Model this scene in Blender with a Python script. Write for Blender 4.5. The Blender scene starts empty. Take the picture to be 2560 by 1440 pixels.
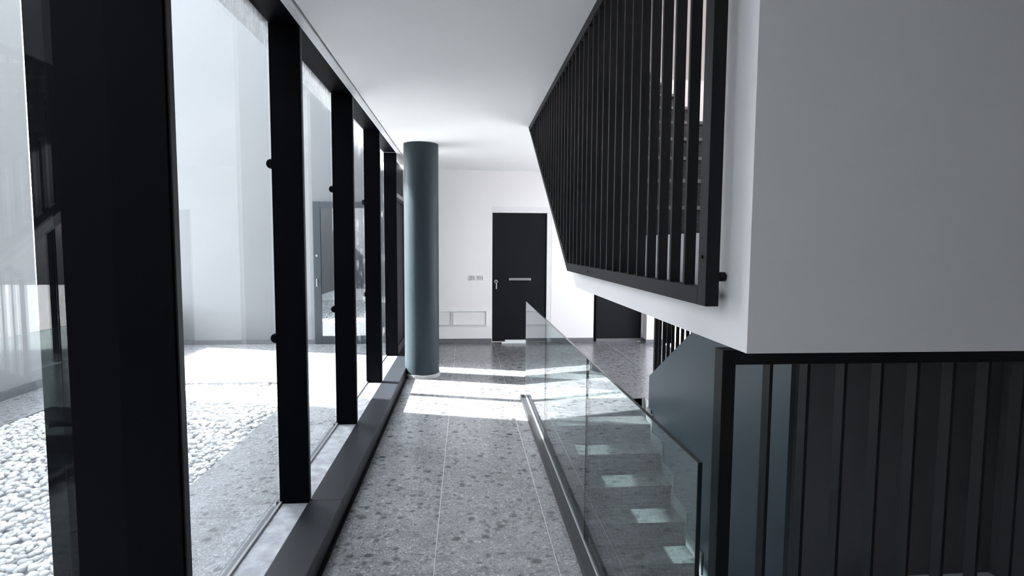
import bpy, bmesh, math, random
import numpy as np
from mathutils import Matrix, Vector

scene = bpy.context.scene
C = scene.collection
random.seed(7)

# ------------------------------------------------------------------ camera
F_PX, YAW, PITCH, ROLL, EYE = 1425.9, 0.08152, 0.07563, 0.00624, 1.65
cy, sy, cp, sp = math.cos(YAW), math.sin(YAW), math.cos(PITCH), math.sin(PITCH)
fwd = Vector((sy * cp, cy * cp, -sp))
rgt = Vector((cy, -sy, 0.0))
upv = rgt.cross(fwd)
r2 = rgt * math.cos(ROLL) + upv * math.sin(ROLL)
u2 = r2.cross(fwd)
cam_d = bpy.data.cameras.new('camera')
cam_d.sensor_width = 36.0
cam_d.lens = F_PX / 2560.0 * 36.0
cam_d.clip_start = 0.05
cam_d.clip_end = 200
cam = bpy.data.objects.new('camera', cam_d)
C.objects.link(cam)
m = Matrix(((r2.x, u2.x, -fwd.x, 0), (r2.y, u2.y, -fwd.y, 0), (r2.z, u2.z, -fwd.z, EYE), (0, 0, 0, 1)))
cam.matrix_world = m
scene.camera = cam

# ------------------------------------------------------------------ sky, sun, exposure
SUN_DIR = Vector((1.0, -0.29, -0.95)).normalized()      # the way the light travels
world = bpy.data.worlds.new('world')
scene.world = world
world.use_nodes = True
wn = world.node_tree.nodes
wl = world.node_tree.links
bg = wn['Background']
sky = wn.new('ShaderNodeTexSky')
sky.sky_type = 'NISHITA'
sky.sun_disc = False
sky.sun_elevation = math.asin(-SUN_DIR.z)
sky.sun_rotation = math.atan2(-SUN_DIR.x, -SUN_DIR.y)
sky.air_density = 1.0
sky.dust_density = 3.0
hsv = wn.new('ShaderNodeHueSaturation')
hsv.inputs['Saturation'].default_value = 0.15
wl.new(sky.outputs[0], hsv.inputs['Color'])
wl.new(hsv.outputs[0], bg.inputs[0])
bg.inputs[1].default_value = 0.66
sun_l = bpy.data.lights.new('sun', 'SUN')
sun_l.energy = 18.0
sun_l.angle = math.radians(0.53)
sun_l.color = (1.0, 0.955, 0.90)
sun = bpy.data.objects.new('sun', sun_l)
sun.rotation_euler = SUN_DIR.to_track_quat('-Z', 'Y').to_euler()
sun.location = (-8, 8, 10)
C.objects.link(sun)
vs = scene.view_settings
vs.view_transform = 'Standard'
vs.look = 'None'
vs.gamma = 1.0
vs.use_curve_mapping = False
vs.exposure = 1.70
scene.cycles.max_bounces = 14
scene.cycles.diffuse_bounces = 8
scene.cycles.glossy_bounces = 6
scene.cycles.transparent_max_bounces = 24
scene.cycles.sample_clamp_indirect = 8.0
scene.cycles.use_denoising = True

# ------------------------------------------------------------------ materials
def mat(name):
    mt = bpy.data.materials.new(name)
    mt.use_nodes = True
    nt = mt.node_tree
    return mt, nt, nt.nodes, nt.links, nt.nodes['Principled BSDF']

def N(nodes, t, **kw):
    n = nodes.new(t)
    for k, v in kw.items():
        setattr(n, k, v)
    return n

def plain(name, col, rough=0.5, metal=0.0, var=0.04, scale=6.0, bump=0.0, spec=0.5):
    """painted / metal surface with a faint procedural mottling and relief"""
    mt, nt, ns, ls, p = mat(name)
    tc = N(ns, 'ShaderNodeNewGeometry')
    no = N(ns, 'ShaderNodeTexNoise')
    no.inputs['Scale'].default_value = scale
    no.inputs['Detail'].default_value = 4
    ls.new(tc.outputs['Position'], no.inputs['Vector'])
    ramp = N(ns, 'ShaderNodeMapRange')
    ramp.inputs['To Min'].default_value = 1 - var
    ramp.inputs['To Max'].default_value = 1 + var
    ls.new(no.outputs['Fac'], ramp.inputs['Value'])
    mx = N(ns, 'ShaderNodeVectorMath', operation='SCALE')
    mx.inputs[0].default_value = col
    ls.new(ramp.outputs[0], mx.inputs['Scale'])
    ls.new(mx.outputs[0], p.inputs['Base Color'])
    p.inputs['Roughness'].default_value = rough
    p.inputs['Metallic'].default_value = metal
    p.inputs['Specular IOR Level'].default_value = spec
    if bump:
        n2 = N(ns, 'ShaderNodeTexNoise')
        n2.inputs['Scale'].default_value = 180
        n2.inputs['Detail'].default_value = 3
        ls.new(tc.outputs['Position'], n2.inputs['Vector'])
        b = N(ns, 'ShaderNodeBump')
        b.inputs['Strength'].default_value = bump
        b.inputs['Distance'].default_value = 0.004
        ls.new(n2.outputs['Fac'], b.inputs['Height'])
        ls.new(b.outputs[0], p.inputs['Normal'])
    return mt

def stone(name, base, rough, light=1.35, dark=0.33):
    """grey breccia stone: pale speckled ground with scattered dark pebbles"""
    mt, nt, ns, ls, p = mat(name)
    geo = N(ns, 'ShaderNodeNewGeometry')
    oi = N(ns, 'ShaderNodeObjectInfo')
    off = N(ns, 'ShaderNodeVectorMath', operation='SCALE')
    off.inputs[0].default_value = (37.0, 91.0, 13.0)
    ls.new(oi.outputs['Random'], off.inputs['Scale'])
    pos = N(ns, 'ShaderNodeVectorMath', operation='ADD')
    ls.new(geo.outputs['Position'], pos.inputs[0])
    ls.new(off.outputs[0], pos.inputs[1])
    dn = N(ns, 'ShaderNodeTexNoise')
    dn.inputs['Scale'].default_value = 26
    dn.inputs['Detail'].default_value = 3
    ls.new(pos.outputs[0], dn.inputs['Vector'])
    ds = N(ns, 'ShaderNodeVectorMath', operation='MULTIPLY_ADD')
    ds.inputs[1].default_value = (0.045, 0.045, 0.045)
    ls.new(dn.outputs['Color'], ds.inputs[0])
    ls.new(pos.outputs[0], ds.inputs[2])

    def blobs(scale, t0, t1, keep):
        v = N(ns, 'ShaderNodeTexVoronoi', feature='F1')
        v.inputs['Scale'].default_value = scale
        ls.new(ds.outputs[0], v.inputs['Vector'])
        edge = N(ns, 'ShaderNodeMapRange')
        edge.inputs['From Min'].default_value = t0
        edge.inputs['From Max'].default_value = t1
        edge.inputs['To Min'].default_value = 1
        edge.inputs['To Max'].default_value = 0
        ls.new(v.outputs['Distance'], edge.inputs['Value'])
        sep = N(ns, 'ShaderNodeSeparateColor')
        ls.new(v.outputs['Color'], sep.inputs[0])
        k = N(ns, 'ShaderNodeMapRange')
        k.inputs['From Min'].default_value = keep
        k.inputs['From Max'].default_value = keep + 0.25
        ls.new(sep.outputs[0], k.inputs['Value'])
        mu = N(ns, 'ShaderNodeMath', operation='MULTIPLY')
        ls.new(edge.outputs[0], mu.inputs[0])
        ls.new(k.outputs[0], mu.inputs[1])
        return mu.outputs[0]

    def mixc(fac, a, b):
        mx = N(ns, 'ShaderNodeMix', data_type='RGBA')
        ls.new(fac, mx.inputs[0])
        if isinstance(a, tuple):
            mx.inputs[6].default_value = a
        else:
            ls.new(a, mx.inputs[6])
        mx.inputs[7].default_value = b
        return mx.outputs[2]

    def c(k):
        return (base[0] * k, base[1] * k, base[2] * k, 1)
    cl = N(ns, 'ShaderNodeTexNoise')
    cl.inputs['Scale'].default_value = 9
    cl.inputs['Detail'].default_value = 7
    cl.inputs['Roughness'].default_value = 0.72
    ls.new(pos.outputs[0], cl.inputs['Vector'])
    cm = N(ns, 'ShaderNodeMapRange')
    cm.inputs['From Min'].default_value = 0.3
    cm.inputs['From Max'].default_value = 0.7
    ls.new(cl.outputs['Fac'], cm.inputs['Value'])
    col = mixc(cm.outputs[0], c(0.70), c(1.30))
    col = mixc(blobs(90, 0.25, 0.5, 0.5), col, c(light * 1.5))
    col = mixc(blobs(120, 0.25, 0.55, 0.5), col, c(0.55))
    col = mixc(blobs(42, 0.2, 0.45, 0.5), col, c(0.52))
    col = mixc(blobs(30, 0.18, 0.40, 0.62), col, c(light * 1.15))
    col = mixc(blobs(19, 0.24, 0.46, 0.55), col, c(0.45))
    col = mixc(blobs(11, 0.18, 0.36, 0.58), col, c(dark))
    ls.new(col, p.inputs['Base Color'])
    p.inputs['Roughness'].default_value = rough
    return mt

def glass(name, tint, film=False, refl=0.04, top_refl=1.0):
    """pane that mixes see-through and mirror by the angle of view (Schlick), optionally with dried film smears"""
    mt, nt, ns, ls, p = mat(name)
    ns.remove(p)
    out = ns['Material Output']
    geo = N(ns, 'ShaderNodeNewGeometry')
    dot = N(ns, 'ShaderNodeVectorMath', operation='DOT_PRODUCT')
    ls.new(geo.outputs['Incoming'], dot.inputs[0])
    ls.new(geo.outputs['Normal'], dot.inputs[1])
    ab = N(ns, 'ShaderNodeMath', operation='ABSOLUTE')
    ls.new(dot.outputs['Value'], ab.inputs[0])
    inv = N(ns, 'ShaderNodeMath', operation='SUBTRACT')
    inv.inputs[0].default_value = 1.0
    ls.new(ab.outputs[0], inv.inputs[1])
    pw = N(ns, 'ShaderNodeMath', operation='POWER')
    ls.new(inv.outputs[0], pw.inputs[0])
    pw.inputs[1].default_value = 5.0
    fr = N(ns, 'ShaderNodeMath', operation='MULTIPLY_ADD')
    ls.new(pw.outputs[0], fr.inputs[0])
    fr.inputs[1].default_value = top_refl - refl
    fr.inputs[2].default_value = refl
    tr = N(ns, 'ShaderNodeBsdfTransparent')
    tr.inputs[0].default_value = (*tint, 1)
    gl = N(ns, 'ShaderNodeBsdfGlossy')
    gl.inputs['Color'].default_value = (0.97, 0.98, 1, 1)
    gl.inputs['Roughness'].default_value = 0.005
    mx = N(ns, 'ShaderNodeMixShader')
    ls.new(fr.outputs[0], mx.inputs[0])
    ls.new(tr.outputs[0], mx.inputs[1])
    ls.new(gl.outputs[0], mx.inputs[2])
    last = mx.outputs[0]
    if film:
        # white residue of the protective film: streaks in the top 35 cm, runs lower down
        sx = N(ns, 'ShaderNodeSeparateXYZ')
        ls.new(geo.outputs['Position'], sx.inputs[0])
        top = N(ns, 'ShaderNodeMapRange')
        top.inputs['From Min'].default_value = 2.55
        top.inputs['From Max'].default_value = 2.90
        ls.new(sx.outputs['Z'], top.inputs['Value'])
        mp = N(ns, 'ShaderNodeVectorMath', operation='MULTIPLY')
        mp.inputs[1].default_value = (1, 14, 3.2)
        ls.new(geo.outputs['Position'], mp.inputs[0])
        no = N(ns, 'ShaderNodeTexNoise')
        no.inputs['Scale'].default_value = 1.6
        no.inputs['Detail'].default_value = 6
        no.inputs['Roughness'].default_value = 0.65
        ls.new(mp.outputs[0], no.inputs['Vector'])
        a = N(ns, 'ShaderNodeMath', operation='MULTIPLY_ADD')
        ls.new(top.outputs[0], a.inputs[0])
        a.inputs[1].default_value = 0.62
        ls.new(no.outputs['Fac'], a.inputs[2])
        th = N(ns, 'ShaderNodeMapRange')
        th.inputs['From Min'].default_value = 0.80
        th.inputs['From Max'].default_value = 1.15
        th.inputs['To Max'].default_value = 0.62
        ym = N(ns, 'ShaderNodeMapRange')
        ym.inputs['From Min'].default_value = 4.86
        ym.inputs['From Max'].default_value = 5.0
        ym.inputs['To Max'].default_value = 0.20
        ls.new(sx.outputs['Y'], ym.inputs['Value'])
        a2 = N(ns, 'ShaderNodeMath', operation='ADD')
        ls.new(a.outputs[0], a2.inputs[0])
        ls.new(ym.outputs[0], a2.inputs[1])
        ls.new(a2.outputs[0], th.inputs['Value'])
        df = N(ns, 'ShaderNodeBsdfDiffuse')
        df.inputs[0].default_value = (0.9, 0.92, 0.95, 1)
        tl = N(ns, 'ShaderNodeBsdfTranslucent')
        tl.inputs[0].default_value = (0.9, 0.92, 0.95, 1)
        ad = N(ns, 'ShaderNodeMixShader')
        ad.inputs[0].default_value = 0.6
        ls.new(df.outputs[0], ad.inputs[1])
        ls.new(tl.outputs[0], ad.inputs[2])
        m2 = N(ns, 'ShaderNodeMixShader')
        ls.new(th.outputs[0], m2.inputs[0])
        ls.new(last, m2.inputs[1])
        ls.new(ad.outputs[0], m2.inputs[2])
        last = m2.outputs[0]
    ls.new(last, out.inputs['Surface'])
    return mt

M = {}
M['plaster'] = plain('white_plaster', (0.87, 0.85, 0.853), 0.85, var=0.015, scale=1.3, bump=0.04)
M['ceiling'] = plain('ceiling_white', (0.86, 0.86, 0.86), 0.9, var=0.015, scale=0.9)
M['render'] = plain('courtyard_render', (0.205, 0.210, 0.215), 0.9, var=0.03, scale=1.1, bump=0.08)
M['steel'] = plain('black_steel', (0.0014, 0.0018, 0.0030), 0.5, var=0.10, scale=3, spec=0.04)
M['slat'] = plain('black_slat_paint', (0.019, 0.019, 0.0205), 0.45, var=0.05, spec=0.08)
M['beam'] = plain('charcoal_sill_paint', (0.014, 0.016, 0.020), 0.42, var=0.08, scale=4, spec=0.2)
M['sill'] = plain('dusty_sill', (0.27, 0.28, 0.30), 0.55, var=0.75, scale=14)
M['trimwhite'] = plain('white_metal_trim', (0.78, 0.78, 0.79), 0.35, var=0.05, scale=12)
M['gap'] = plain('shadow_gap_grey', (0.16, 0.16, 0.17), 0.8)
M['column'] = plain('blue_grey_column_paint', (0.026, 0.037, 0.044), 0.5, var=0.10, scale=5, bump=0.03, spec=0.15)
M['bluepanel'] = plain('blue_grey_panel', (0.040, 0.050, 0.061), 0.42, var=0.05, scale=2, spec=0.35)
M['door'] = plain('charcoal_door', (0.008, 0.009, 0.0115), 0.5, var=0.08, scale=2, spec=0.15)
M['metal'] = plain('brushed_metal', (0.62, 0.62, 0.62), 0.32, metal=0.9, var=0.05)
M['frame'] = plain('grey_aluminium', (0.060, 0.068, 0.078), 0.40, var=0.06)
M['channel'] = plain('dark_anodised_channel', (0.022, 0.023, 0.026), 0.42, var=0.08, scale=4, spec=0.2)
M['gasket'] = plain('bright_channel_lip', (0.24, 0.24, 0.25), 0.40, metal=0.3)
M['edge'] = plain('glass_edge', (0.012, 0.018, 0.020), 0.15)
M['stone'] = stone('grey_breccia_tile', (0.150, 0.152, 0.160), 0.23)
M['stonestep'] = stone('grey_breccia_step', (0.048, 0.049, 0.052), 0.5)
M['paving'] = stone('courtyard_paving', (0.19, 0.195, 0.203), 0.6)
M['grout'] = plain('pale_grout', (0.38, 0.38, 0.39), 0.8)
M['skirt'] = plain('grey_stone_skirting', (0.16, 0.16, 0.17), 0.5, var=0.25, scale=40)
M['skirtpale'] = plain('pale_stone_skirting', (0.11, 0.113, 0.12), 0.45, var=0.2, scale=40)
M['skirtlight'] = plain('light_stone_ring', (0.40, 0.40, 0.40), 0.5, var=0.2, scale=40)
M['eave'] = plain('eave_white', (0.80, 0.80, 0.80), 0.9, var=0.05, scale=3)
M['plate'] = plain('switch_plate', (0.74, 0.73, 0.74), 0.4)
M['key'] = plain('switch_key', (0.50, 0.49, 0.50), 0.4)
M['concrete'] = plain('core_concrete', (0.30, 0.30, 0.31), 0.9, var=0.1)
M['gravelbed'] = plain('gravel_bed', (0.66, 0.67, 0.68), 0.95, var=0.2, scale=30)
M['winglass'] = glass('window_glass', (0.90, 0.93, 0.95), film=True, refl=0.02, top_refl=0.6)
M['balglass'] = glass('balustrade_glass', (0.83, 0.90, 0.89), refl=0.05)
M['doorglass'] = glass('courtyard_door_glass', (0.45, 0.52, 0.50), refl=0.45)

# white pebbles, each a slightly different tone
mt, nt, ns, ls, p = mat('white_pebbles')
g_ = N(ns, 'ShaderNodeNewGeometry')
mr = N(ns, 'ShaderNodeMapRange')
mr.inputs['To Min'].default_value = 0.48
mr.inputs['To Max'].default_value = 0.72
ls.new(g_.outputs['Random Per Island'], mr.inputs['Value'])
cb = N(ns, 'ShaderNodeCombineColor')
for i_ in range(3):
    ls.new(mr.outputs[0], cb.inputs[i_])
ls.new(cb.outputs[0], p.inputs['Base Color'])
p.inputs['Roughness'].default_value = 0.7
M['pebble'] = mt
M['underwall'] = plain('understair_wall_shade', (0.12, 0.12, 0.125), 0.8, var=0.05, scale=2)  # shade under the landing put into the wall colour
M['asphalt'] = plain('asphalt', (0.10, 0.10, 0.105), 0.9, var=0.2, scale=5)
M['nosing'] = plain('step_nosing', (0.20, 0.20, 0.205), 0.5)
M['pavement'] = plain('pale_pavement', (0.60, 0.60, 0.59), 0.9, var=0.1, scale=2)
M['clearglass'] = glass('lobby_glass', (0.95, 0.96, 0.97))

# ------------------------------------------------------------------ mesh helpers
def tag(o, label, cat, group=None, kind=None):
    o['label'] = label
    o['category'] = cat
    if group:
        o['group'] = group
    if kind:
        o['kind'] = kind
    return o

def link(name, me, material, parent=None):
    if material is not None and not me.materials:
        me.materials.append(M[material])
    o = bpy.data.objects.new(name, me)
    C.objects.link(o)
    if parent is not None:
        o.parent = parent
        o.matrix_parent_inverse = Matrix.Translation(-Vector(parent.location))
    return o

def empty(name, loc=(0, 0, 0)):
    o = bpy.data.objects.new(name, None)
    o.location = loc
    o.empty_display_size = 0.1
    C.objects.link(o)
    return o

def bm_box(bm, x0, x1, y0, y1, z0, z1):
    v = [bm.verts.new(c) for c in ((x0, y0, z0), (x1, y0, z0), (x1, y1, z0), (x0, y1, z0),
                                   (x0, y0, z1), (x1, y0, z1), (x1, y1, z1), (x0, y1, z1))]
    for f in ((3, 2, 1, 0), (4, 5, 6, 7), (0, 1, 5, 4), (1, 2, 6, 5), (2, 3, 7, 6), (3, 0, 4, 7)):
        bm.faces.new([v[i] for i in f])

def finish(bm, name, smooth=False):
    bmesh.ops.recalc_face_normals(bm, faces=bm.faces)
    me = bpy.data.meshes.new(name)
    bm.to_mesh(me)
    bm.free()
    if smooth:
        for f in me.polygons:
            f.use_smooth = True
    return me

def box(name, x0, x1, y0, y1, z0, z1, material, parent=None, bevel=0.0):
    bm = bmesh.new()
    bm_box(bm, x0, x1, y0, y1, z0, z1)
    if bevel:
        bmesh.ops.bevel(bm, geom=bm.edges[:], offset=bevel, segments=2, affect='EDGES', profile=0.5)
    return link(name, finish(bm, name), material, parent)

def boxes(name, lst, material, parent=None):
    bm = bmesh.new()
    for b in lst:
        bm_box(bm, *b)
    return link(name, finish(bm, name), material, parent)

def prism_yz(name, pts, x0, x1, material, parent=None):
    """outline in (y, z) pulled from x0 to x1"""
    bm = bmesh.new()
    a = [bm.verts.new((x0, y, z)) for y, z in pts]
    b = [bm.verts.new((x1, y, z)) for y, z in pts]
    bm.faces.new(a)
    bm.faces.new(b[::-1])
    n = len(pts)
    for i in range(n):
        bm.faces.new((a[i], b[i], b[(i + 1) % n], a[(i + 1) % n]))
    return link(name, finish(bm, name), material, parent)

def cyl(name, c, r, h, axis, material, parent=None, seg=24, r2=None, bevel=0.0):
    bm = bmesh.new()
    bmesh.ops.create_cone(bm, cap_ends=True, segments=seg, radius1=r, radius2=r if r2 is None else r2, depth=h)
    if bevel:
        es = [e for e in bm.edges if abs(e.verts[0].co.z - e.verts[1].co.z) < 1e-6]
        bmesh.ops.bevel(bm, geom=es, offset=bevel, segments=2, affect='EDGES')
    if axis == 'x':
        bmesh.ops.rotate(bm, matrix=Matrix.Rotation(math.pi / 2, 3, 'Y'), verts=bm.verts)
    elif axis == 'y':
        bmesh.ops.rotate(bm, matrix=Matrix.Rotation(math.pi / 2, 3, 'X'), verts=bm.verts)
    bmesh.ops.translate(bm, vec=c, verts=bm.verts)
    me = finish(bm, name)
    for f in me.polygons:
        f.use_smooth = len(f.vertices) == 4
    cap = {ek for f in me.polygons if len(f.vertices) != 4 for ek in f.edge_keys}
    for e_ in me.edges:
        if e_.key in cap:
            e_.use_edge_sharp = True
    return link(name, me, material, parent)

# ------------------------------------------------------------------ main dimensions (metres; x right, y ahead, z up)
FAR = 9.56            # far wall of corridor and courtyard
CEIL = 2.87
XP = -0.93            # inner face of the window posts
XG = -1.10            # window glass
XB = 0.645            # balustrade glass
RISE, RUN = 0.188, 0.32
WELL0, WELL1 = 1.66, 5.97    # stairwell opening, near and far edge
XR = 3.32             # right wall of the stairs
LAND_Z, LAND_B = 1.69, 1.375
XF = 0.72             # white landing fascia
XS = 1.92             # blue stringer panel
WALL_Y = 1.395        # near face of the wall over the landing
STAIR_Y = 3.18

# ------------------------------------------------------------------ floor
fl = tag(empty('floor', (0, 3, 0)), 'grey breccia stone tile floor running down the corridor', 'floor', kind='structure')
boxes('floor_slab', [(-1.12, 0.66, -3, FAR, -0.40, -0.0008), (0.66, XR, WELL1, FAR, -0.40, -0.0008),
                     (0.66, XR, -3, WELL0 - 0.01, -0.40, -0.0008), (XS + 0.03, XR, STAIR_Y + 0.11, WELL1, -0.40, -0.0008)], 'grout', fl)
tile_me = {}
def tile(x0, x1, y0, y1, parent, material='stone', z=0.0, g=0.0014, t=0.012):
    w, d = round(x1 - x0, 3), round(y1 - y0, 3)
    key = (w, d, material)
    if key not in tile_me:
        bm = bmesh.new()
        bm_box(bm, -w / 2 + g, w / 2 - g, -d / 2 + g, d / 2 - g, -t, 0)
        tile_me[key] = finish(bm, 'tile')
    o = bpy.data.objects.new('tile', tile_me[key])
    if not tile_me[key].materials:
        tile_me[key].materials.append(M[material])
    C.objects.link(o)
    o.parent = parent
    o.matrix_parent_inverse = Matrix.Translation(-Vector(parent.location))
    o.location = ((x0 + x1) / 2, (y0 + y1) / 2, z)
    return o
JX = [-0.795 + 0.635 * i for i in range(8)]          # joints across: ... -0.16, 0.475 ...
JY = [2.945 + 0.647 * i for i in range(-3, 12)]
def tile_field(xa, xb, ya, yb, parent, **kw):
    xs = [xa] + [v for v in JX if xa + 0.02 < v < xb - 0.02] + [xb]
    ys = [ya] + [v for v in JY if ya + 0.02 < v < yb - 0.02] + [yb]
    for i in range(len(xs) - 1):
        for j in range(len(ys) - 1):
            tile(xs[i], xs[i + 1], ys[j], ys[j + 1], parent, **kw)
tile_field(-0.735, 0.66, 1.0, WELL1, fl)
tile_field(-0.735, XR, WELL1, FAR, fl)
boxes('stone_margin', [(-0.735, XR, -3, 1.0, -0.0009, 0.0), (0.66, XR, 1.0, WELL0 - 0.01, -0.0009, 0.0),
                       (XS + 0.03, XR, STAIR_Y + 0.11, WELL1, -0.0009, 0.0)], 'stone', fl)

# ------------------------------------------------------------------ ceiling and walls
ce = tag(empty('ceiling', (0, 3, CEIL)), 'smooth white ceiling over the corridor', 'ceiling', kind='structure')
boxes('ceiling_slab', [(-0.86, 0.66, -3, FAR, CEIL, 3.38), (0.66, XR, -3, WALL_Y, CEIL, 3.38), (0.66, XR, 5.95, FAR, CEIL, 3.38),
                       (-1.12, -0.86, -3, FAR, CEIL + 0.06, 3.38)], 'ceiling', ce)
box('edge_trim', -0.925, -0.872, -3, FAR, CEIL - 0.006, CEIL + 0.06, 'trimwhite', ce)
box('shadow_gap', -0.872, -0.860, -3, FAR, CEIL + 0.012, CEIL + 0.06, 'gap', ce)

wf = tag(empty('wall_far', (0, FAR, 0)), 'white plaster wall closing the corridor with dark doors', 'wall', kind='structure')
D1 = (0.450, 1.363, 2.182)
D2 = (2.187, 3.03, 2.182)
boxes('plaster_face', [(-1.12, D1[0] - 0.012, FAR, FAR + 0.25, -0.1, CEIL), (D1[0] - 0.012, D1[1] + 0.085, FAR, FAR + 0.25, D1[2] + 0.10, CEIL),
                       (D1[1] + 0.085, D2[0], FAR, FAR + 0.25, -0.1, CEIL), (D2[0], D2[1], FAR, FAR + 0.25, D2[2], CEIL),
                       (D2[1], XR + 0.2, FAR, FAR + 0.25, -0.1, CEIL), (-1.12, XR + 0.2, FAR, FAR + 0.25, 3.38, 6.1)], 'plaster', wf)
pier = tag(box('wall_pier', 3.045, XR + 0.2, 9.33, FAR - 0.0005, 0, CEIL, 'plaster'), 'short white wall return right of the far dark doorway', 'wall', kind='structure')
bb = tag(empty('baseboard_far', (0, FAR, 0)), 'low grey stone baseboard along the white end wall', 'baseboard', kind='structure')
for a, b in ((-0.70, D1[0] - 0.012), (D1[1] + 0.085, D2[0])):
    box('board', a, b, FAR - 0.013, FAR, 0, 0.068, 'skirt', bb, 0.002)
box('board', D2[1] + 0.0, 3.045, FAR - 0.013, FAR, 0, 0.068, 'skirt', bb, 0.002)
box('board', 3.032, 3.045, 9.317, FAR - 0.013, 0, 0.068, 'skirt', bb, 0.002)
box('board', 3.045, XR, 9.317, 9.33, 0, 0.068, 'skirt', bb, 0.002)

wr = tag(empty('wall_right', (XR, 3, 0)), 'white wall on the far side of the stairs', 'wall', kind='structure')
boxes('wall_face', [(XR, XR + 0.2, -3, 6.05, -3.0, 6.1), (XR, XR + 0.2, 6.05, 9.33, -3.0, 0.0), (XR, XR + 0.2, 6.05, 9.33, 2.80, 6.1),
                    (XR, XR + 0.2, 9.33, FAR, -3.0, 6.1)], 'plaster', wr)
wg = tag(empty('window_7', (XR, 7.7, 0)), 'unseen lobby glazing behind the stairs, added to light the far wall', 'window', kind='structure')  # unseen opening, added and sized to brighten the far wall
for a_, b_ in ((6.06, 7.12), (7.18, 8.22), (8.28, 9.32)):
    box('pane', XR + 0.09, XR + 0.10, a_, b_, 0.001, 2.799, 'clearglass', wg)
for a_ in (7.121, 8.221):
    box('mullion', XR + 0.06, XR + 0.13, a_, a_ + 0.058, 0.001, 2.799, 'steel', wg)
og = tag(box('street_ground', XR + 0.201, 30, -8, 24, -0.3, -0.05, 'pavement'), 'unseen pale ground beyond the stairs, added to bounce light inside', 'ground', kind='structure')  # added out of view, pale so it bounces light through the lobby glazing
wb = tag(box('wall_back', -1.12, XR, -3.2, -3, -0.4, CEIL, 'bluepanel'), 'unseen near end wall of the corridor, made dark to cut bounced light', 'wall', kind='structure')  # out of view; dark colour chosen to keep bounced light low
wl_ = tag(box('wall_left', -1.12, -0.93, -3, -1.101, -0.4, CEIL + 0.06, 'plaster'), 'white wall stretch before the first window', 'wall', kind='structure')
wn_ = tag(empty('wall_near', (XF, WALL_Y, LAND_B)), 'grey shaded wall hanging over the slatted railing at right', 'wall', kind='structure')
boxes('wall_face', [(XF, XR, WALL_Y, WALL_Y + 0.16, LAND_B, 6.1)], 'plaster', wn_)
boxes('wall_return', [(XF, XF + 0.06, WALL_Y + 0.16, WALL_Y + 0.25, LAND_Z + 0.0005, 6.1)], 'plaster', wn_)

# upper storey around the stair opening, with a roof light added to brighten the stairs
us = tag(empty('wall_upper', (0, 4, 3.4)), 'white upper storey walls around the stair opening', 'wall', kind='structure')
boxes('upper_wall', [(0.55, 0.66, WALL_Y, FAR, 3.38, 6.1)], 'plaster', us)
boxes('upper_roof', [(0.55, XR + 0.2, WALL_Y, 2.2, 6.1, 6.3), (0.55, XR + 0.2, 5.6, FAR + 0.25, 6.1, 6.3), (0.55, 1.3, 2.2, 5.6, 6.1, 6.3), (2.5, XR + 0.2, 2.2, 5.6, 6.1, 6.3),
                     (1.1, 1.2, 2.1, 5.7, 6.3, 7.9), (2.6, 2.7, 2.1, 5.7, 6.3, 7.9), (1.2, 2.6, 2.1, 2.2, 6.3, 7.9), (1.2, 2.6, 5.6, 5.7, 6.3, 7.9)], 'plaster', us)

# ------------------------------------------------------------------ courtyard
cg = tag(empty('courtyard_ground', (-3, 4, 0)), 'pale stone paving around the white gravel bed outside the windows', 'paving', kind='structure')
boxes('paving_bed', [(-4.8, -1.12, -3, FAR, -0.40, -0.05)], 'gravelbed', cg)
JX = [-1.87 + 0.645 * i for i in range(-6, 3)]
JY = [-3 + 0.645 * i for i in range(0, 22)]
tile_field(-1.87, -1.12, 1.4, 6.9, cg, material='paving', t=0.04, g=0.001)
tile_field(-4.8, -1.12, 6.9, FAR, cg, material='paving', t=0.04, g=0.001)
tile_field(-4.8, -4.15, 3.6, 6.9, cg, material='paving', t=0.04, g=0.001)

rng = np.random.default_rng(5)
def pebble_mesh():
    bm = bmesh.new()
    bmesh.ops.create_icosphere(bm, subdivisions=2, radius=1.0)
    bm.verts.index_update()
    v = np.array([q.co[:] for q in bm.verts])
    f = np.array([[q.index for q in t.verts] for t in bm.faces])
    bm.free()
    return v, f
pv, pf = pebble_mesh()
sp_ = 0.043
gx, gy = np.meshgrid(np.arange(-4.13, -1.885, sp_), np.arange(1.9, 6.88, sp_))
cx = (gx + rng.uniform(-0.4, 0.4, gx.shape) * sp_).ravel()
cyy = (gy + rng.uniform(-0.4, 0.4, gy.shape) * sp_).ravel()
n = cx.size
rad = rng.uniform(0.016, 0.029, n)
sc = np.stack([rad * rng.uniform(0.9, 1.35, n), rad * rng.uniform(0.75, 1.05, n), rad * rng.uniform(0.5, 0.72, n)], 1)
ang = rng.uniform(0, math.pi, n)
tilt = rng.uniform(-0.45, 0.45, n)
cz = -0.036 + rng.uniform(0, 0.030, n)
P = pv[None] * sc[:, None, :]
P = P * (1 + 0.10 * np.sin(P[..., [1, 2, 0]] * 130 + ang[:, None, None] * 5))
X, Yv, Z = P[..., 0], P[..., 1], P[..., 2]
X, Z = X * np.cos(tilt)[:, None] - Z * np.sin(tilt)[:, None], X * np.sin(tilt)[:, None] + Z * np.cos(tilt)[:, None]
X, Yv = X * np.cos(ang)[:, None] - Yv * np.sin(ang)[:, None], X * np.sin(ang)[:, None] + Yv * np.cos(ang)[:, None]
V = np.stack([X + cx[:, None], Yv + cyy[:, None], Z + cz[:, None]], -1).reshape(-1, 3).astype(np.float32)
Fi = (pf[None] + (np.arange(n) * len(pv))[:, None, None]).reshape(-1, 3).astype(np.int32)
me = bpy.data.meshes.new('white_gravel')
me.vertices.add(len(V))
me.vertices.foreach_set('co', V.ravel())
me.loops.add(Fi.size)
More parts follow.
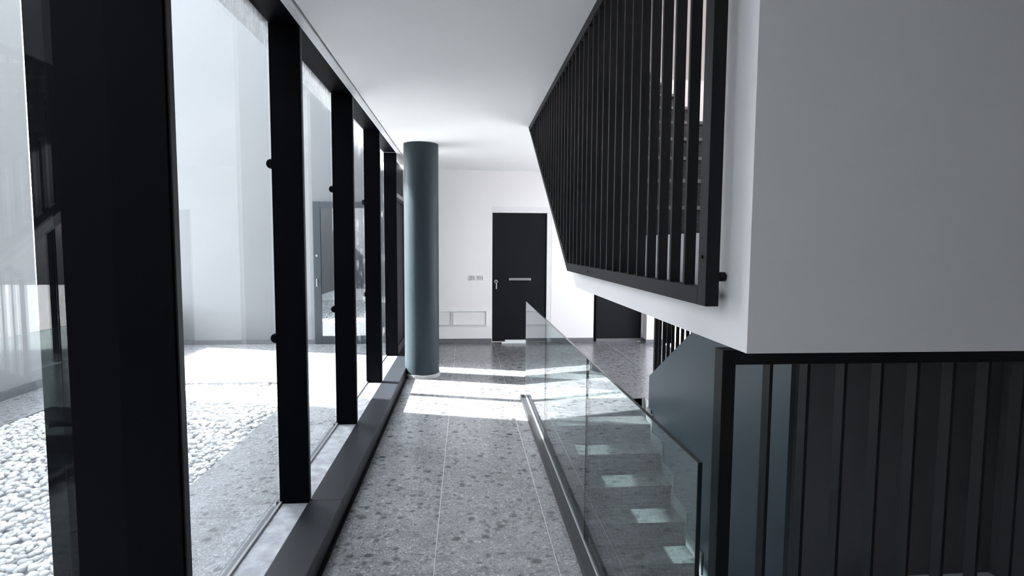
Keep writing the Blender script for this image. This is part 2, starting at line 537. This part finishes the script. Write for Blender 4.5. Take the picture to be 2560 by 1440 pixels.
me.loops.foreach_set('vertex_index', Fi.ravel())
me.polygons.add(len(Fi))
me.polygons.foreach_set('loop_start', np.arange(0, Fi.size, 3, dtype=np.int32))
me.polygons.foreach_set('use_smooth', np.ones(len(Fi), dtype=bool))
me.update()
gr = link('white_gravel', me, 'pebble')
tag(gr, 'bed of rounded white pebbles in the courtyard', 'gravel', kind='stuff')

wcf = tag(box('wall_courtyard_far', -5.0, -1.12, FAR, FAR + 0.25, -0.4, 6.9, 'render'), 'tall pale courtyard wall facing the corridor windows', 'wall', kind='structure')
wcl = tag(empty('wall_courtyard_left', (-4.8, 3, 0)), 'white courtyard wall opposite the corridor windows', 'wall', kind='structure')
boxes('wall_face', [(-5.0, -4.8, -3, -2.2, -0.4, 2.1), (-5.0, -4.8, -2.2, 6.15, -0.4, 6.35), (-5.0, -4.8, 6.15, 6.79, -0.4, 5.2), (-5.0, -4.8, 6.79, FAR, -0.4, 0.7)], 'render', wcl)  # hidden heights and gap shaped to set where sun enters
prism_yz('sun_blocker', [(6.15, 5.58), (7.55, 5.76), (7.55, 7.2), (6.15, 7.2)], -5.0, -4.8, 'render', wcl)  # added out of view to cap the sun patches on the steps
og2 = tag(box('neighbour_ground', -30, -5.001, -8, 24, -0.4, -0.05, 'asphalt'), 'dark open ground beyond the courtyard wall', 'ground', kind='structure')
wcb = tag(box('wall_courtyard_back', -5.0, -1.12, -3.2, -3, -0.4, 6.9, 'render'), 'courtyard wall behind the viewpoint', 'wall', kind='structure')
bc = tag(empty('baseboard_courtyard', (-3, FAR, 0)), 'speckled grey stone plinth at the foot of the courtyard walls', 'baseboard', kind='structure')
for i in range(5):
    a = -4.787 + i * 0.4646
    box('plinth_stone', a + 0.001, a + 0.4636, FAR - 0.014, FAR, 0, 0.085, 'skirt', bc, 0.002)
for i in range(9):
    a = 3.6 + i * 0.645
    box('plinth_stone', -4.8, -4.786, a + 0.001, min(a + 0.644, FAR - 0.014), 0, 0.10, 'skirtpale', bc, 0.002)

# eave over the windows and the facade above it
ev = tag(empty('roof_eave', (-1.3, 3, 3.1)), 'white eave slab outside above the corridor windows', 'eave', kind='structure')
box('eave_slab', -1.50, -1.13, -3, FAR - 0.001, 3.12, 3.45, 'eave', ev, 0.004)
box('facade', -1.13, -1.12, -3, FAR - 0.001, 2.99, 6.1, 'render', ev)
box('facade_roof', -1.13, 0.55, -3, FAR, 6.1, 6.3, 'render', ev)

# ------------------------------------------------------------------ corridor windows
POSTS = [-1.10, 0.40, 1.898, 3.368, 4.862, 6.34, 7.871]
PT = 0.055
def window(n, y0, y1, label):
    w = tag(empty('window_%d' % n, (XG, y0, 0.1)), label, 'window', kind='structure')
    deep = -1.285 if abs(y0 - 1.898) < 0.01 else -1.095
    box('post', deep, XP, y0, y0 + PT, 0.10, CEIL + 0.004, 'steel', w, 0.003)
    a, b = y0 + PT, y1
    box('pane', XG - 0.006, XG + 0.006, a - 0.004, b + 0.004, 0.085, 2.89, 'winglass', w)
    sl = box('sill', XG + 0.008, XP - 0.001, a + 0.001, b - 0.001, 0.03, 0.114, 'sill', w, 0.002)
    box('glazing_bead', XG + 0.0065, XG + 0.020, a + 0.001, b - 0.001, 0.114, 0.128, 'gasket', sl)
    box('outer_bead', XG - 0.035, XG - 0.0065, a + 0.001, b - 0.001, 0.0, 0.10, 'frame', sl)
    box('head', XG - 0.03, XP + 0.001, a, b, CEIL + 0.006, CEIL + 0.058, 'steel', w)
    if y0 > 0.5:
        box('post_trim', XP, XP + 0.006, y0 + 0.008, y0 + PT - 0.012, 0.13, CEIL - 0.01, 'beam', w, 0.002)
        for z in (1.10, 2.10):
            k = cyl('clamp', (deep - 0.004, y0 + PT / 2, z), 0.028, 0.05, 'y', 'steel', w, 20, bevel=0.008)
    return w
W = []
names = ['window bay beside the camera, left of the widest black post',
         'window bay right of the widest black post',
         'tall narrow window bay through which the grey courtyard door shows',
         'window bay with white film smears, its sill half in sun',
         'narrow sunlit window bay just left of the column']
window(8, POSTS[0], POSTS[1], 'window bay at the back, behind the viewpoint')
for i in range(5):
    window(i + 1, POSTS[i + 1], POSTS[i + 2], names[i])
# slim outer jamb behind the widest post
wo = tag(empty('window_6', (-1.32, 1.95, 0)), 'slim charcoal outer jamb along the widest black post', 'window frame', kind='structure')
box('jamb', -1.345, -1.287, 1.905, 1.960, 0.0, 3.119, 'steel', wo, 0.003)
# last bay: dark glazed door with transom, behind the column
dl = tag(empty('door_3', (XG, POSTS[6], 0)), 'black framed glazed door bay hidden behind the round column', 'door', kind='structure')
box('post', -1.095, XP, POSTS[6], POSTS[6] + PT, 0.10, CEIL + 0.004, 'steel', dl, 0.003)
box('leaf', -1.06, -1.00, 8.02, 9.40, 0.13, 2.28, 'door', dl, 0.003)
box('transom', -1.08, XP, 7.93, 9.55, 2.29, 2.345, 'gasket', dl, 0.002)
box('jamb', -1.08, XP - 0.02, 7.928, 8.015, 0.115, 2.285, 'steel', dl, 0.002)
box('jamb', -1.08, XP - 0.02, 9.405, 9.55, 0.115, 2.285, 'steel', dl, 0.002)
box('transom_panel', -1.06, -1.02, 7.93, 9.55, 2.346, CEIL, 'door', dl)
box('threshold', -1.09, XP - 0.001, 7.928, 9.555, 0.0, 0.112, 'skirtpale', dl)

sb = tag(empty('trim_1', (-0.83, 3, 0)), 'charcoal steel base beam under the row of windows', 'sill beam', kind='structure')
for a, b in ((-3, 0.40), (0.40, 3.39), (3.39, 6.36), (6.36, 9.55)):
    box('beam', XP, -0.735, a + 0.0015, b - 0.0015, 0.0, 0.12, 'beam', sb, 0.004)
box('floor_joint', -0.735, -0.712, -3, 9.55, 0.0, 0.014, 'steel', sb, 0.002)

# ------------------------------------------------------------------ round column
CX, CY, CR = -0.545, 7.165, 0.212
co = tag(empty('round_column', (CX, CY, 0)), 'round blue-grey painted column at the end of the windows', 'column')
cyl('shaft', (CX, CY, CEIL / 2 + 0.022), CR, CEIL - 0.046, 'z', 'column', co, 96)
cyl('base_ring', (CX, CY, 0.022), CR + 0.010, 0.044, 'z', 'skirtlight', co, 96)

# ------------------------------------------------------------------ doors in the far wall
d1 = tag(empty('door_1', (0.9, FAR, 0)), 'dark charcoal flush door with horizontal pull bar in end wall', 'door', kind='structure')
box('leaf', D1[0], D1[1], FAR + 0.03, FAR + 0.075, 0.012, D1[2] - 0.004, 'door', d1, 0.002)
box('lintel', D1[0] - 0.012, D1[1] + 0.085, FAR + 0.002, FAR + 0.09, D1[2], D1[2] + 0.10, 'trimwhite', d1, 0.003)
box('jamb', D1[1] + 0.004, D1[1] + 0.085, FAR + 0.002, FAR + 0.09, 0, D1[2] - 0.001, 'trimwhite', d1, 0.003)
box('jamb', D1[0] - 0.012, D1[0] - 0.003, FAR + 0.002, FAR + 0.09, 0, D1[2] - 0.001, 'trimwhite', d1)
box('backing', D1[0] - 0.01, D1[1] + 0.08, FAR + 0.10, FAR + 0.12, 0, D1[2] + 0.1, 'concrete', d1)
pb = box('pull_bar', 0.726, 1.099, FAR - 0.022, FAR - 0.004, 1.052, 1.092, 'metal', d1, 0.004)
for x in (0.76, 1.065):
    cyl('standoff', (x, FAR + 0.013, 1.072), 0.008, 0.034, 'y', 'metal', pb, 12)
ro = cyl('lock_rosette', (0.512, FAR + 0.024, 1.03), 0.030, 0.012, 'y', 'metal', d1, 24, bevel=0.003)
cyl('keyhole', (0.512, FAR + 0.0165, 1.03), 0.013, 0.004, 'y', 'door', ro, 16)
box('lever', 0.506, 0.524, FAR - 0.018, FAR - 0.002, 0.905, 1.005, 'metal', d1, 0.005)
cyl('lever_neck', (0.515, FAR + 0.012, 0.992), 0.010, 0.036, 'y', 'metal', d1, 12)

d2 = tag(empty('door_2', (2.6, FAR, 0)), 'plain dark doorway low behind the white stair landing', 'door', kind='structure')
box('leaf', D2[0] + 0.05, D2[1] - 0.002, FAR + 0.03, FAR + 0.075, 0.05, D2[2] - 0.004, 'door', d2, 0.002)
box('jamb', D2[0] + 0.001, D2[0] + 0.048, FAR + 0.004, FAR + 0.09, 0.0, D2[2] - 0.004, 'steel', d2, 0.002)
box('threshold', D2[0] + 0.05, D2[1] - 0.002, FAR + 0.001, FAR + 0.09, 0.0, 0.048, 'skirt', d2)

mat_o = tag(empty('door_stone', (0.8, 9.46, 0)), 'flat white slab lying on the floor at the dark door', 'slab')
box('slab', 0.60, 1.03, 9.405, 9.52, 0.0, 0.028, 'trimwhite', mat_o, 0.006)
box('upper_piece', 0.66, 1.01, 9.44, 9.535, 0.0285, 0.05, 'plate', mat_o, 0.006)

for k, (a, b, lab) in enumerate(((-0.52, -0.232, 'white wall hatch half hidden behind the column'), (-0.213, 0.358, 'white rectangular wall hatch beside the dark door'))):
    h = tag(empty('wall_hatch', ((a + b) / 2, FAR, 0.41)), lab, 'hatch', 'white hatches low on the end wall')
    t = 0.014
    boxes('hatch_frame', [(a, b, FAR - 0.018, FAR, 0.293, 0.293 + t), (a, b, FAR - 0.018, FAR, 0.539 - t, 0.539),
                          (a, a + t, FAR - 0.018, FAR, 0.293 + t, 0.539 - t), (b - t, b, FAR - 0.018, FAR, 0.293 + t, 0.539 - t)], 'trimwhite', h)
    box('hatch_panel', a + t + 0.004, b - t - 0.004, FAR - 0.006, FAR, 0.297 + t, 0.535 - t, 'plaster', h, 0.002)

for (a, b, keys, lab) in ((0.055, 0.172, (0.085, 0.110, 0.142), 'pale wall switch plate further from the dark door'),
                          (0.192, 0.306, (0.222, 0.252, 0.286), 'pale wall switch plate nearer the dark door')):
    s = tag(empty('switch_plate', ((a + b) / 2, FAR, 1.09)), lab, 'switch', 'switch plates beside the dark door')
    box('plate', a, b, FAR - 0.008, FAR, 1.052, 1.136, 'plate', s, 0.003)
    for i, x in enumerate(keys):
        if i == 1 and a > 0.18:
            cyl('socket', (x, FAR - 0.010, 1.094), 0.016, 0.005, 'y', 'key', s, 16)
        else:
            box('key', x - 0.010, x + 0.010, FAR - 0.013, FAR - 0.008, 1.062, 1.126, 'key', s, 0.002)

# courtyard door
cd = tag(empty('door_4', (-1.95, FAR, 0)), 'grey aluminium glazed door in the courtyard wall', 'door', kind='structure')
a, b, t = -2.463, -1.46, 2.33
box('stile', a, a + 0.115, FAR - 0.05, FAR - 0.001, 0.0, t, 'frame', cd, 0.004)
box('stile', b - 0.115, b, FAR - 0.05, FAR - 0.001, 0.0, t, 'frame', cd, 0.004)
box('top_rail', a + 0.1155, b - 0.1155, FAR - 0.05, FAR - 0.001, t - 0.10, t, 'frame', cd, 0.004)
box('bottom_rail', a + 0.1155, b - 0.1155, FAR - 0.05, FAR - 0.001, 0.0, 0.13, 'frame', cd, 0.004)
box('pane', a + 0.1155, b - 0.1155, FAR - 0.030, FAR - 0.022, 0.1305, t - 0.1005, 'doorglass', cd)
cyl('lock', (a + 0.055, FAR - 0.056, 1.45), 0.02, 0.012, 'y', 'metal', cd, 16, bevel=0.002)
box('handle', a + 0.045, a + 0.065, FAR - 0.09, FAR - 0.07, 0.95, 1.08, 'metal', cd, 0.005)
cyl('handle_neck', (a + 0.055, FAR - 0.06, 1.05), 0.009, 0.03, 'y', 'metal', cd, 12)

# ------------------------------------------------------------------ glass balustrade
gb = tag(empty('glass_balustrade', (XB, 3.7, 0)), 'frameless clear glass balustrade in a dark floor channel', 'balustrade')
ch = boxes('floor_channel', [(0.585, 0.632, 1.484, 5.98, 0.0, 0.052), (0.632, 0.660, 1.484, 5.98, 0.0, 0.020), (0.6515, 0.676, 1.484, 5.98, -0.16, 0.030)], 'channel', gb)
box('channel_lip', 0.632, 0.6385, 1.484, 5.98, 0.020, 0.058, 'gasket', ch)
PAN = [(1.484, 2.932), (2.936, 4.50), (4.504, 5.98)]
for i, (a, b) in enumerate(PAN):
    pn = box('glass_panel', 0.639, 0.6515, a + 0.004, b - 0.004, 0.0205, 1.052, 'balglass', gb)
    box('top_edge', 0.639, 0.6515, a, b, 1.0522, 1.0545, 'edge', pn)
    box('end_edge', 0.639, 0.6515, a, a + 0.0035, 0.0205, 1.052, 'edge', pn)
    if i == 2:
        box('end_edge', 0.639, 0.6515, b - 0.0035, b, 0.0205, 1.052, 'gasket', pn)

# ------------------------------------------------------------------ stairs
sd = tag(empty('descending_stairs', (1.3, WELL1, 0)), 'dark stone steps going down behind the glass balustrade', 'staircase')
tread_me = riser_me = skirt_me = None
NS = 14
for k in range(1, NS + 1):
    y1 = WELL1 - RUN * (k - 1)
    y0 = WELL1 - RUN * k
    z = -RISE * k
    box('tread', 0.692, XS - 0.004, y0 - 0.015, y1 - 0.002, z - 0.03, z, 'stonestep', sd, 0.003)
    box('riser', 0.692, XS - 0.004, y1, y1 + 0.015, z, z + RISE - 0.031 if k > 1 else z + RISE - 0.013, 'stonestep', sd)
    h = 0.11
    yt = min(y1 - 0.002, 5.75)
    if k > 1:
        pts = [(y0 - 0.01, z + 0.002), (yt, z + 0.002), (yt, z + RISE + h), (yt - h * 0.6, z + RISE + h * 0.9), (yt - h * 0.6, z + h), (y0 - 0.01, z + h)]
    else:
        pts = [(y0 - 0.01, z + 0.002), (yt, z + 0.002), (yt, z + 0.145), (y0 - 0.01, z + 0.145)]
    prism_yz('skirting', pts, XS - 0.016, XS - 0.002, 'skirtpale', sd)
prism_yz('soffit', [(WELL1 + 0.02, -0.25), (WELL1 + 0.02, -0.42), (WELL1 - RUN * NS, -RISE * NS - 0.30), (WELL1 - RUN * NS, -RISE * NS - 0.06)], 0.692, XS - 0.004, 'concrete', sd)
lw = tag(empty('wall_stairwell', (1.3, 3, -2)), 'grey walls lining the stairwell below floor level', 'wall', kind='structure')
boxes('well_wall', [(0.50, 0.66, WELL0, WELL1 + 0.05, -3.0, -0.401), (0.50, 2.6, 0.9, 1.0, -3.0, -0.401), (0.50, XS, 0.9, WELL1, -3.1, -3.0),
                    (XS + 0.034, XR, WELL0, WELL1, -3.0, -0.401)], 'plaster', lw)

SLOPE = RISE / RUN
su = tag(empty('ascending_stairs', (2.6, STAIR_Y, 0)), 'flight with blue-grey solid side panel rising toward the camera', 'staircase')
def ptop(y):
    return 0.287 + 0.582 * (5.759 - y)
prism_yz('side_panel', [(5.759, 0.287), (5.759, -0.75), (4.6, -1.4), (STAIR_Y, -2.2), (STAIR_Y, ptop(STAIR_Y))], XS, XS + 0.030, 'bluepanel', su)
for k in range(1, 10):
    y1 = 5.74 - RUN * (k - 1)
    z = RISE * k
    if k < 9:
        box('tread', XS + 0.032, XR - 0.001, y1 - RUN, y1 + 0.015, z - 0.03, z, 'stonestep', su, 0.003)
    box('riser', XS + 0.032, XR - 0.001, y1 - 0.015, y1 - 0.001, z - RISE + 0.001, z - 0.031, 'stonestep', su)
prism_yz('soffit', [(5.70, 0.02), (STAIR_Y + 0.03, 1.46), (STAIR_Y + 0.03, 1.30), (5.40, 0.004)], XS + 0.032, XR - 0.001, 'plaster', su)
uw = tag(box('wall_under_stairs', XS + 0.031, XR, STAIR_Y + 0.035, STAIR_Y + 0.10, -3.0, LAND_B - 0.17, 'underwall'), 'wall darkened for the shade under the landing, seen through the railing', 'wall', kind='structure')

sw = tag(box('shade_lining', XR - 0.012, XR - 0.0005, WELL0 + 0.06, STAIR_Y + 0.034, -2.99, LAND_B - 0.001, 'underwall'), 'dark lining added for shade on the side wall under the landing', 'wall', kind='structure')  # dark sheet added over the white wall to carry the shade across
la = tag(empty('stair_landing', (2.0, 2.3, LAND_B)), 'white half landing jutting out above the glass balustrade', 'landing')
SL2 = 0.582
prism_yz('fascia', [(WALL_Y + 0.1602, LAND_B), (3.68, LAND_B), (3.68 + (CEIL - LAND_B) / SL2 * 0.14, LAND_B + (CEIL - LAND_B) * 0.14),
                    (3.68 + 0.245, LAND_Z - 0.17), (3.45, LAND_Z), (WALL_Y + 0.1602, LAND_Z)], XF, XF + 0.06, 'plaster', la)
box('slab', XF + 0.061, XR - 0.001, WALL_Y + 0.162, STAIR_Y - 0.017, LAND_B + 0.001, LAND_Z - 0.031, 'plaster', la)
box('stone_top', XF + 0.061, XR - 0.001, WALL_Y + 0.162, STAIR_Y - 0.001, LAND_Z - 0.03, LAND_Z, 'stonestep', la, 0.002)

sup = tag(empty('upper_stairs', (1.3, STAIR_Y, LAND_Z)), 'upper stone flight climbing behind the tall black slat screen', 'staircase')
for k in range(1, 10):
    y0 = STAIR_Y + RUN * (k - 1)
    z = LAND_Z + RISE * k
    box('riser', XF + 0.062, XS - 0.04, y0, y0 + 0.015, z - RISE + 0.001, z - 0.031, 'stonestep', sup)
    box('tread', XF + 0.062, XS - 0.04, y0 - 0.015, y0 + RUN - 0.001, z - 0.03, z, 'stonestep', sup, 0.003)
    box('nosing', XF + 0.062, XS - 0.04, y0 - 0.021, y0 - 0.0155, z - 0.024, z - 0.004, 'nosing', sup)
prism_yz('soffit', [(3.68, LAND_B + 0.002), (STAIR_Y + 0.022, LAND_B + 0.002), (STAIR_Y + 0.022, LAND_Z - 0.04), (5.74, 3.13), (5.92, 3.13), (5.92, LAND_B + (5.92 - 3.68) * SL2)], XF + 0.062, XS - 0.04, 'plaster', sup)
prism_yz('stringer', [(3.68 + 0.26, LAND_B + 0.26 * SL2), (5.92, LAND_B + (5.92 - 3.68) * SL2), (5.92, LAND_B + (5.92 - 3.68) * SL2 + 0.16), (3.68 + 0.26, LAND_B + 0.26 * SL2 + 0.16)], XF, XF + 0.06, 'plaster', sup)

# ------------------------------------------------------------------ black slat screens
# tall screen hung in front of the landing, its far end cut along the slope of the flight
XSC = 0.652
ts = tag(empty('slat_screen', (XSC, 3.5, 1.48)), 'tall screen of black vertical slats hung over the white landing', 'screen')
ZB, ZT, YN, YFB = 1.485, CEIL - 0.003, 1.502, 3.63
YFT = YFB + (ZT - ZB) / SL2
T = 0.038
box('end_post', XSC, XSC + T, YN, YN + 0.055, ZB, ZT, 'slat', ts, 0.0015)
box('bottom_rail', XSC, XSC + T, YN + 0.0555, YFB + 0.0, ZB, ZB + 0.05, 'slat', ts, 0.0015)
box('top_rail', XSC, XSC + T, YN + 0.0555, YFT - 0.05, ZT - 0.05, ZT, 'slat', ts, 0.0015)
prism_yz('sloping_rail', [(YFB + 0.001, ZB), (YFT, ZT), (YFT - 0.049, ZT), (YFB + 0.001, ZB + 0.050)], XSC, XSC + T, 'slat', ts)
y = YN + 0.055 + 0.105
while y < YFT - 0.12:
    zb = ZB + 0.0505 if y + 0.014 < YFB else ZB + 0.052 + (y + 0.014 - YFB) * SL2
    if ZT - 0.051 - zb > 0.02:
        box('slat', XSC + 0.003, XSC + 0.003 + 0.032, y, y + 0.014, zb, ZT - 0.0505, 'slat', ts)
    y += 0.119
for y_, z_ in ((1.53, 1.62), (1.53, 2.4), (3.0, 1.51)):
    cyl('bolt', (XSC - 0.0015, y_, z_), 0.005, 0.003, 'x', 'steel', ts, 12)
for y_, z_ in ((1.53, 1.565), (3.3, 1.51)):
    sp1 = cyl('spacer', (XSC + T + 0.0145, y_, z_), 0.013, 0.028, 'x', 'slat', ts, 16, bevel=0.002)
    cyl('washer', (XSC + T + 0.004, y_, z_), 0.017, 0.006, 'x', 'slat', sp1, 16)

# railing across the near edge of the stairwell
nr = tag(empty('stairwell_railing', (1.5, 1.65, 0)), 'black vertical blade railing under the grey wall at lower right', 'railing')
YR = 1.65
X0 = 0.777
box('end_post', X0, X0 + 0.042, YR, YR + 0.055, 0.0, 1.335, 'slat', nr, 0.0015)
box('top_rail', X0 + 0.0425, XR - 0.002, YR, YR + 0.055, 1.290, 1.335, 'slat', nr, 0.0015)
box('bottom_rail', X0 + 0.0425, XR - 0.002, YR, YR + 0.055, 0.03, 0.07, 'slat', nr, 0.0015)
x = 0.931
while x < XR - 0.05:
    box('blade', x, x + 0.010, YR + 0.006, YR + 0.048, 0.0705, 1.2895, 'slat', nr)
    x += 0.1205

# slats standing on the blue side panel of the rising flight
gs = tag(empty('stair_guard', (XS + 0.05, 4.5, 0.3)), 'low black slats standing above the blue-grey stair panel', 'guard')
XG2 = XS + 0.034
box('end_post', XG2, XG2 + 0.036, 5.70, 5.745, 0.19, 1.30, 'slat', gs)
y = 5.70 - 0.105
while y > STAIR_Y + 0.25:
    box('slat', XG2 + 0.002, XG2 + 0.032, y, y + 0.014, ptop(y) - 0.10, ptop(y) + 0.99, 'slat', gs)
    y -= 0.119
ya, yb = 5.70, STAIR_Y + 0.25
prism_yz('hand_rail', [(ya, ptop(ya) + 0.99), (yb, ptop(yb) + 0.99), (yb, ptop(yb) + 1.04), (ya, ptop(ya) + 1.04)], XG2, XG2 + 0.036, 'slat', gs)
